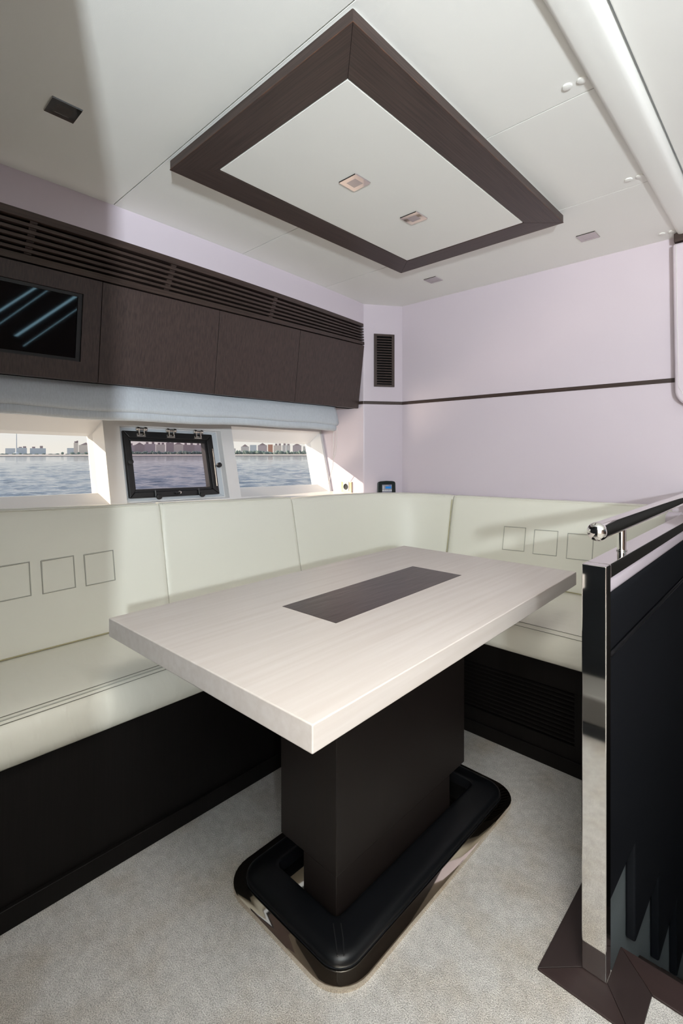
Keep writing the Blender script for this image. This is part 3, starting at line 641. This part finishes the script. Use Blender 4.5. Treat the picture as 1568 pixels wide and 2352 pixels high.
# ---------------- corner column: air vent and control unit
cdv, cnv = cdir, cnor
def cbox(mb, s0, s1, z0, z1, d0, d1):
    return mb.loft([[cpt(s0, d, z0), cpt(s1, d, z0), cpt(s1, d, z1), cpt(s0, d, z1)] for d in (d0, d1)])
v = empty('wall_vent', cpt(L * 0.5, 0.0, 1.5), 'narrow upright dark louvred air vent on the corner column', 'vent')
s0, s1, z0, z1 = 0.064, 0.193, 1.502, 1.822
fr_ = MB()
for q in ((s0, s1, z0, z0 + 0.013), (s0, s1, z1 - 0.013, z1), (s0, s0 + 0.017, z0 + 0.013, z1 - 0.013), (s1 - 0.017, s1, z0 + 0.013, z1 - 0.013)): cbox(fr_, *q, 0.0012, 0.009)
obj('frame', fr_, 'wenge_z', v)
obj('backing', cbox(MB(), s0 + 0.015, s1 - 0.015, z0 + 0.011, z1 - 0.011, 0.0010, 0.0018), 'void', v)
for i in range(18):
    z = z0 + 0.0205 + i * 0.0158
    obj('slat', MB().loft([[cpt(s, 0.0075, z), cpt(s, 0.0075, z + 0.0045), cpt(s, 0.002, z + 0.009), cpt(s, 0.002, z + 0.005)] for s in (s0 + 0.017, s1 - 0.017)]), 'wenge_z', v)
cu = empty('control_unit', cpt(0.145, 0.0, 0.86), 'small dark control unit with blue display and round buttons on the corner column', 'control panel')
hs = MB(); s0, s1, z0, z1 = 0.083, 0.197, 0.852, 0.928
pr = [(s0, z0), (s1, z0), (s1 - 0.0015, z1 - 0.012), (s1 - 0.006, z1 - 0.003), (s1 - 0.02, z1), ((s0 + s1) / 2, z1 + 0.0015), (s0 + 0.02, z1 - 0.001), (s0 + 0.006, z1 - 0.005), (s0 + 0.0015, z1 - 0.014)]
obj('housing', hs.loft([[cpt(s, d, z) for s, z in pr] for d in (0.001, 0.020)]), 'plastic', cu, bevel=0.003)
fp = obj('face_plate', cbox(MB(), 0.111, 0.172, 0.860, 0.907, 0.0195, 0.0212), 'grey_label', cu)
obj('display', cbox(MB(), 0.132, 0.168, 0.883, 0.896, 0.0208, 0.0218), 'lcd', cu)
for i in range(5):
    c = cpt(0.1165 + 0.0125 * i, 0.0208, 0.8725); obj('button', MB().lathe(c, cnv, [(0.0044, 0), (0.0044, 0.0012), (0.0025, 0.0016)], 12), 'pale_print', cu)
for i in range(3): obj('printed_legend', cbox(MB(), 0.1125, 0.1235, 0.8815 + i * 0.007, 0.8845 + i * 0.007, 0.0208, 0.0214), 'pale_print', fp)
obj('printed_logo', cbox(MB(), 0.151, 0.167, 0.9005, 0.9045, 0.0208, 0.0214), 'blue_print', fp)
# ---------------- power socket on the return wall
so = empty('power_socket', (-2.07, 2.2475, 0.85), 'small square brass power socket on sunlit wall beside the window', 'socket')
obj('plate', MB().box(-2.115, -2.028, 2.240, 2.2472, 0.853, 0.921), 'bronze', so, bevel=0.002)
obj('insert', MB().box(-2.096, -2.050, 2.2365, 2.2402, 0.866, 0.921), 'white', so, bevel=0.001)
obj('outlet', MB().lathe((-2.073, 2.2368, 0.889), (0, -1, 0), [(0.019, 0), (0.019, 0.0015), (0.015, 0.0018), (0.0148, 0.0004), (0.0001, 0.0003)], 24), 'black', so, smooth=30)

# ---------------- stair railing
ra = empty('stair_railing', (-0.32, 1.7, 0), 'polished steel stair railing with round handrail and black leather panel', 'railing')
obj('post', MB().box(-0.3445, -0.2965, 1.110, 1.142, 0.0045, 0.8640), 'chrome', ra, bevel=0.002, seg=3)
obj('top_rail', MB().box(-0.3445, -0.2965, 1.1425, 2.22, 0.834, 0.8640), 'chrome', ra, bevel=0.003, seg=3)
obj('post', MB().box(-0.3445, -0.2965, 2.2205, 2.25, 0.0, 0.8640), 'chrome', ra, bevel=0.003, seg=3)
def padprof(z0, z1, x_f, r, xb=-0.3415):
    k = [(xb, z0), (x_f - r, z0)] + [(x_f - r + r * math.sin(a_), z0 + r - r * math.cos(a_)) for a_ in [math.pi / 2 * i / 6 for i in range(1, 7)]]
    k += [(x_f - r + r * math.cos(a_), z1 - r + r * math.sin(a_)) for a_ in [math.pi / 2 * i / 6 for i in range(0, 7)]] + [(xb, z1)]
    return k
obj('reflection_strip', MB().prism(padprof(0.796, 0.8335, -0.3005, 0.012), 'y', 1.1425, 2.22), 'wall', ra, smooth=50)  # lilac strip in place of the reflection on the pad's rounded top
obj('upper_pad', MB().prism(padprof(0.668, 0.8035, -0.2985, 0.020), 'y', 1.1425, 2.22), 'bleather', ra, smooth=50)
sp_ = [(1.1425, 0.146), (1.362, 0.146), (1.362, -0.098), (1.628, -0.098), (1.628, -0.345), (1.90, -0.345), (1.90, -0.60), (2.22, -0.60), (2.22, 0.6655), (1.1425, 0.6655)]
obj('stringer_panel', MB().prism(sp_, 'x', -0.3215, -0.2990), 'bleather', ra, bevel=0.006, seg=3)
obj('seam_roll', MB().tube([(-0.3035, 1.1427, 0.667), (-0.3035, 1.6, 0.667), (-0.3035, 2.2195, 0.667)], 0.0062, 10), 'pad_leather', ra, smooth=60)
rail = obj('handrail', MB().tube([(-0.3205, 1.135, 0.932), (-0.3205, 1.5, 0.932), (-0.3205, 2.0, 0.932), (-0.3205, 2.42, 0.932)], 0.0195, 32), 'chrome', ra, smooth=40)
obj('end_cap', MB().lathe((-0.3205, 1.1352, 0.932), (0, -1, 0), [(0.0202, -0.002), (0.0202, 0.004), (0.0190, 0.008), (0.0155, 0.0125), (0.0105, 0.0152), (0.005, 0.0165), (0.0001, 0.0168)], 32), 'chrome', rail, smooth=50)
for y in (1.325, 2.34):
    so_ = obj('standoff', MB().lathe((-0.3205, y, 0.8642), (0, 0, 1), [(0.0105, 0), (0.0105, 0.0015), (0.0098, 0.002), (0.0098, 0.052)], 24), 'chrome', ra, smooth=40)
    obj('collar', MB().lathe((-0.3205, y, 0.8645), (0, 0, 1), [(0.0115, 0.0), (0.0120, 0.0012), (0.0115, 0.0028), (0.0099, 0.003)], 24), 'chrome', so_, smooth=40)

# ================================================================== outside: water, far shore and town
def build_sea():
    NA, NR = 300, 420; a0, a1 = math.radians(20), math.radians(112); r0, r1 = 12.0, 540.0
    ZW = -1.9; vs = []; fs = []
    for i in range(NR + 1):
        r = r0 * (r1 / r0) ** (i / NR)
        for j in range(NA + 1):
            an = a0 + (a1 - a0) * j / NA; x, y = -r * math.sin(an), r * math.cos(an)
            u, w = -x * 0.83 + y * 0.56, x * 0.56 + y * 0.83
            h = 0.0
            if r < 260:
                fd = min(1, (260 - r) / 150)
                h = fd * (0.16 * noise.noise((u * 0.42, w * 0.16, 0)) + 0.15 * noise.noise((u * 0.95, w * 0.34, 5)) + 0.085 * noise.noise((u * 2.0, w * 0.75, 9)) + 0.03 * noise.noise((u * 4.2, w * 1.8, 15)))
            vs.append((x, y, ZW + h))
    for i in range(NR):
        for j in range(NA):
            k = i * (NA + 1) + j; fs.append((k, k + 1, k + NA + 2, k + NA + 1))
    mb = MB(); mb.v = vs; mb.f = fs; return mb
ms = mat('sea_water', (0.035, 0.06, 0.10), 0.08, spec=0.5, bump=0.5, bscale=2.2, bstretch=(1, 1, 1), bdist=0.10)
sea = obj('sea', build_sea(), ms, smooth=80)
tag(sea, 'choppy grey-blue water outside the windows', 'water', kind='stuff')
ZW = -1.9
def pol(az, r): a_ = math.radians(az); return Vector((-r * math.sin(a_), r * math.cos(a_)))
mbank = mat('sandy_bank', (0.47, 0.42, 0.39), 0.9)
mtree = mat('hazy_green_foliage', (0.20, 0.26, 0.23), 0.9, noise_amt=0.25, nscale=0.4)
R0 = 470.0
bank = MB().loft([[(*pol(az, R0), ZW - 1), (*pol(az, R0), ZW + 0.5), (*pol(az, R0 + 14), ZW + 1.6), (*pol(az, R0 + 220), ZW + 2.0), (*pol(az, R0 + 220), ZW - 1)] for az in [20 + 2 * k for k in range(46)]])
tag(obj('far_shore', bank, mbank), 'low sandy far shore across the water', 'shore', kind='structure')
# tree belts: one mass of foliage on the shore
tb = MB()
ico = []
bm = bmesh.new(); bmesh.ops.create_icosphere(bm, subdivisions=1, radius=1); bm.verts.ensure_lookup_table()
IV = [v_.co.copy() for v_ in bm.verts]; IF = [tuple(v_.index for v_ in f.verts) for f in bm.faces]; bm.free()
rnd = random.Random(3)
for az0, az1, hmin, hmax, step in ((30, 58.5, 2.2, 4.6, 0.22), (58.5, 67.5, 2.2, 4.0, 0.22), (67.5, 70.6, 1.6, 3.2, 0.3), (70.6, 73.6, 1.0, 2.6, 0.35), (73.6, 80, 0.8, 1.8, 0.5), (80, 105, 1.5, 4.0, 0.6)):
    az = az0
    while az < az1:
        p = pol(az, R0 + 16 + rnd.random() * 6); h = rnd.uniform(hmin, hmax); rr = rnd.uniform(1.3, 2.4)
        tb.add([(p.x + v_.x * rr * rnd.uniform(0.8, 1.2), p.y + v_.y * rr, ZW + 1.2 + h * 0.5 + v_.z * h * 0.55) for v_ in IV], IF)
        az += step * rnd.uniform(0.6, 1.3)
tag(obj('tree_belt', tb, mtree), 'hazy green belt of trees along the far shore', 'trees', kind='stuff')
def bmat(name, c, c2):
    m = mat(name, c, 0.9); n_ = m.node_tree; b_ = n_.nodes['Principled BSDF']; t_ = n_.nodes.new('ShaderNodeTexCoord')
    br_ = n_.nodes.new('ShaderNodeTexBrick'); br_.offset = 0; br_.inputs['Color1'].default_value = (*c2, 1); br_.inputs['Color2'].default_value = (*c2, 1); br_.inputs['Mortar'].default_value = (*c, 1)
    br_.inputs['Scale'].default_value = 1.0; br_.inputs['Mortar Size'].default_value = 0.28; br_.inputs['Brick Width'].default_value = 1.1; br_.inputs['Row Height'].default_value = 1.15
    sx = n_.nodes.new('ShaderNodeSeparateXYZ'); cx = n_.nodes.new('ShaderNodeCombineXYZ'); ad = n_.nodes.new('ShaderNodeMath')
    n_.links.new(t_.outputs['Object'], sx.inputs[0]); n_.links.new(sx.outputs[0], ad.inputs[0]); n_.links.new(sx.outputs[1], ad.inputs[1])
    n_.links.new(ad.outputs[0], cx.inputs[0]); n_.links.new(sx.outputs[2], cx.inputs[1]); n_.links.new(cx.outputs[0], br_.inputs[0]); n_.links.new(br_.outputs[0], b_.inputs['Base Color']); return m
BM = {'cream': bmat('cream_facade', (0.74, 0.66, 0.58), (0.58, 0.53, 0.49)), 'mauve': bmat('mauve_facade', (0.54, 0.46, 0.46), (0.42, 0.37, 0.39)), 'brown': bmat('brown_facade', (0.46, 0.38, 0.37), (0.36, 0.31, 0.32)),
      'grey': bmat('grey_facade', (0.58, 0.62, 0.65), (0.48, 0.53, 0.58)), 'orange': bmat('orange_facade', (0.58, 0.30, 0.20), (0.42, 0.24, 0.19)), 'pale': bmat('pale_facade', (0.66, 0.62, 0.58), (0.52, 0.50, 0.50))}  # facade colours paled to carry the distance haze
mroof = mat('dark_red_roof', (0.38, 0.30, 0.30), 0.9)
CAMZ = 1.10
def building(az0, az1, ptop, kind, roof, label, rr=60, grp='apartment blocks on the far shore'):
    r = R0 + rr; p0, p1 = pol(az0, r), pol(az1, r); d = (p1 - p0); wd = d.length; d.normalize(); nb = Vector((-d.y, d.x))
    if nb.dot(p0) < 0: nb = -nb
    c = (p0 + p1) / 2; azc = (az0 + az1) / 2
    depth = r * math.cos(math.radians(43.32 - azc)); ztop_ = CAMZ + ptop / 1126.0 * depth; zb = ZW + 1.2
    root = empty('apartment_block', (c.x, c.y, zb), label, 'building', grp)
    def bx(u0, u1, v0, v1, za, zc): return MB().loft([[(*(p0 + d * u0 * wd + nb * v0), z), (*(p0 + d * u1 * wd + nb * v0), z), (*(p0 + d * u1 * wd + nb * v1), z), (*(p0 + d * u0 * wd + nb * v1), z)] for z in (za, zc)])
    obj('facade', bx(0, 1, 0, 10, zb, ztop_), BM[kind], root)
    rh = 0.9
    if roof == 'step':
        for k in range(max(2, int(wd / 6))):
            u = (k + 0.2 + 0.2 * rnd.random()) / max(2, int(wd / 6)); obj('roof_block', bx(u, min(1, u + 2.4 / wd), 1, 6, ztop_, ztop_ + rnd.uniform(0.8, 2.2)), mroof, root)
    elif roof == 'gable':
        for k in range(max(1, int(wd / 8))):
            n_ = max(1, int(wd / 8)); u0, u1 = (k + 0.1) / n_, (k + 0.9) / n_
            q = [p0 + d * u0 * wd, p0 + d * u1 * wd, p0 + d * (u0 + u1) / 2 * wd]
            obj('roof_gable', MB().loft([[(*(q[0] + nb * v_), ztop_), (*(q[1] + nb * v_), ztop_), (*(q[2] + nb * v_), ztop_ + 2.4)] for v_ in (0.5, 9)]), mroof, root)
    return root
B = [(77.75, 76.95, 10.5, 'grey', '', 'grey slab block left of the tall mast on the far shore'), (76.8, 76.0, 11.5, 'grey', 'step', 'grey block just right of the tall mast on the far shore'),
     (75.75, 74.4, 10.5, 'grey', 'step', 'long grey block seen in the leftmost window'), (72.55, 71.95, 11.0, 'grey', '', 'blue-grey block beside the tall cream block on the shore'),
     (71.95, 71.55, 23, 'cream', 'step', 'tall narrow cream tower seen in the leftmost window'), (71.5, 70.2, 18, 'cream', 'gable', 'cream block with gables beside the tall cream tower'),
     (70.1, 68.6, 17, 'mauve', 'step', 'mauve block hidden in part behind the window mullion'), (67.4, 66.2, 17.5, 'mauve', 'step', 'leftmost mauve block in the hinged window'),
     (66.2, 65.2, 18.5, 'brown', 'gable', 'brown gabled block left of middle in the hinged window'), (65.2, 64.1, 20.5, 'mauve', 'step', 'mauve stepped block near middle of the hinged window'),
     (64.05, 63.1, 19, 'cream', 'step', 'cream block in the middle of the hinged window'), (63.0, 62.2, 23, 'brown', 'step', 'tallest brown block in the hinged window'),
     (62.2, 61.2, 19.5, 'cream', 'gable', 'cream gabled block right of the tallest brown block'), (61.2, 60.0, 18.5, 'brown', 'step', 'brown stepped block right in the hinged window'),
     (60.0, 58.6, 18, 'mauve', 'step', 'rightmost mauve block in the hinged window'), (57.0, 55.5, 10, 'pale', '', 'low pale block at left of the right window'),
     (54.9, 54.0, 14.5, 'pale', 'gable', 'pale gabled block left in the right window'), (53.9, 53.15, 18, 'grey', '', 'tall grey tower left of middle in the right window'),
     (53.0, 51.95, 17.5, 'mauve', 'gable', 'mauve gabled block beside the orange tower'), (51.85, 51.3, 19, 'orange', '', 'orange tower in the middle of the right window'),
     (51.2, 50.3, 17, 'cream', 'step', 'cream block just right of the orange tower'), (50.2, 49.3, 17.5, 'pale', 'step', 'pale block behind the lattice mast in the right window'),
     (49.0, 48.0, 17, 'mauve', 'gable', 'mauve gabled block at right of the right window'), (47.8, 45.5, 15, 'pale', '', 'rightmost pale block in the right window')]
for q in B: building(*q[:5], q[5])
def mast(az, ptop, label, r=R0 + 30):
    p = pol(az, r); h = ptop / 1126.0 * r * math.cos(math.radians(43.32 - az)) + CAMZ
    m_ = empty('mast', (p.x, p.y, ZW + 1.4), label, 'mast')
    obj('shaft', MB().tube([(p.x, p.y, ZW + 1.4), (p.x, p.y, (ZW + h) / 2), (p.x, p.y, h)], [0.55, 0.42, 0.25], 8), BM['grey'], m_)
    obj('foot', MB().lathe((p.x, p.y, ZW + 1.2), (0, 0, 1), [(2.2, 0), (2.2, 1.6), (0.6, 2.2)], 10), BM['grey'], m_)
mast(76.85, 52, 'tall thin mast rising above blocks in the leftmost window')
mast(49.75, 21, 'slim pale mast on the shore in the right window')
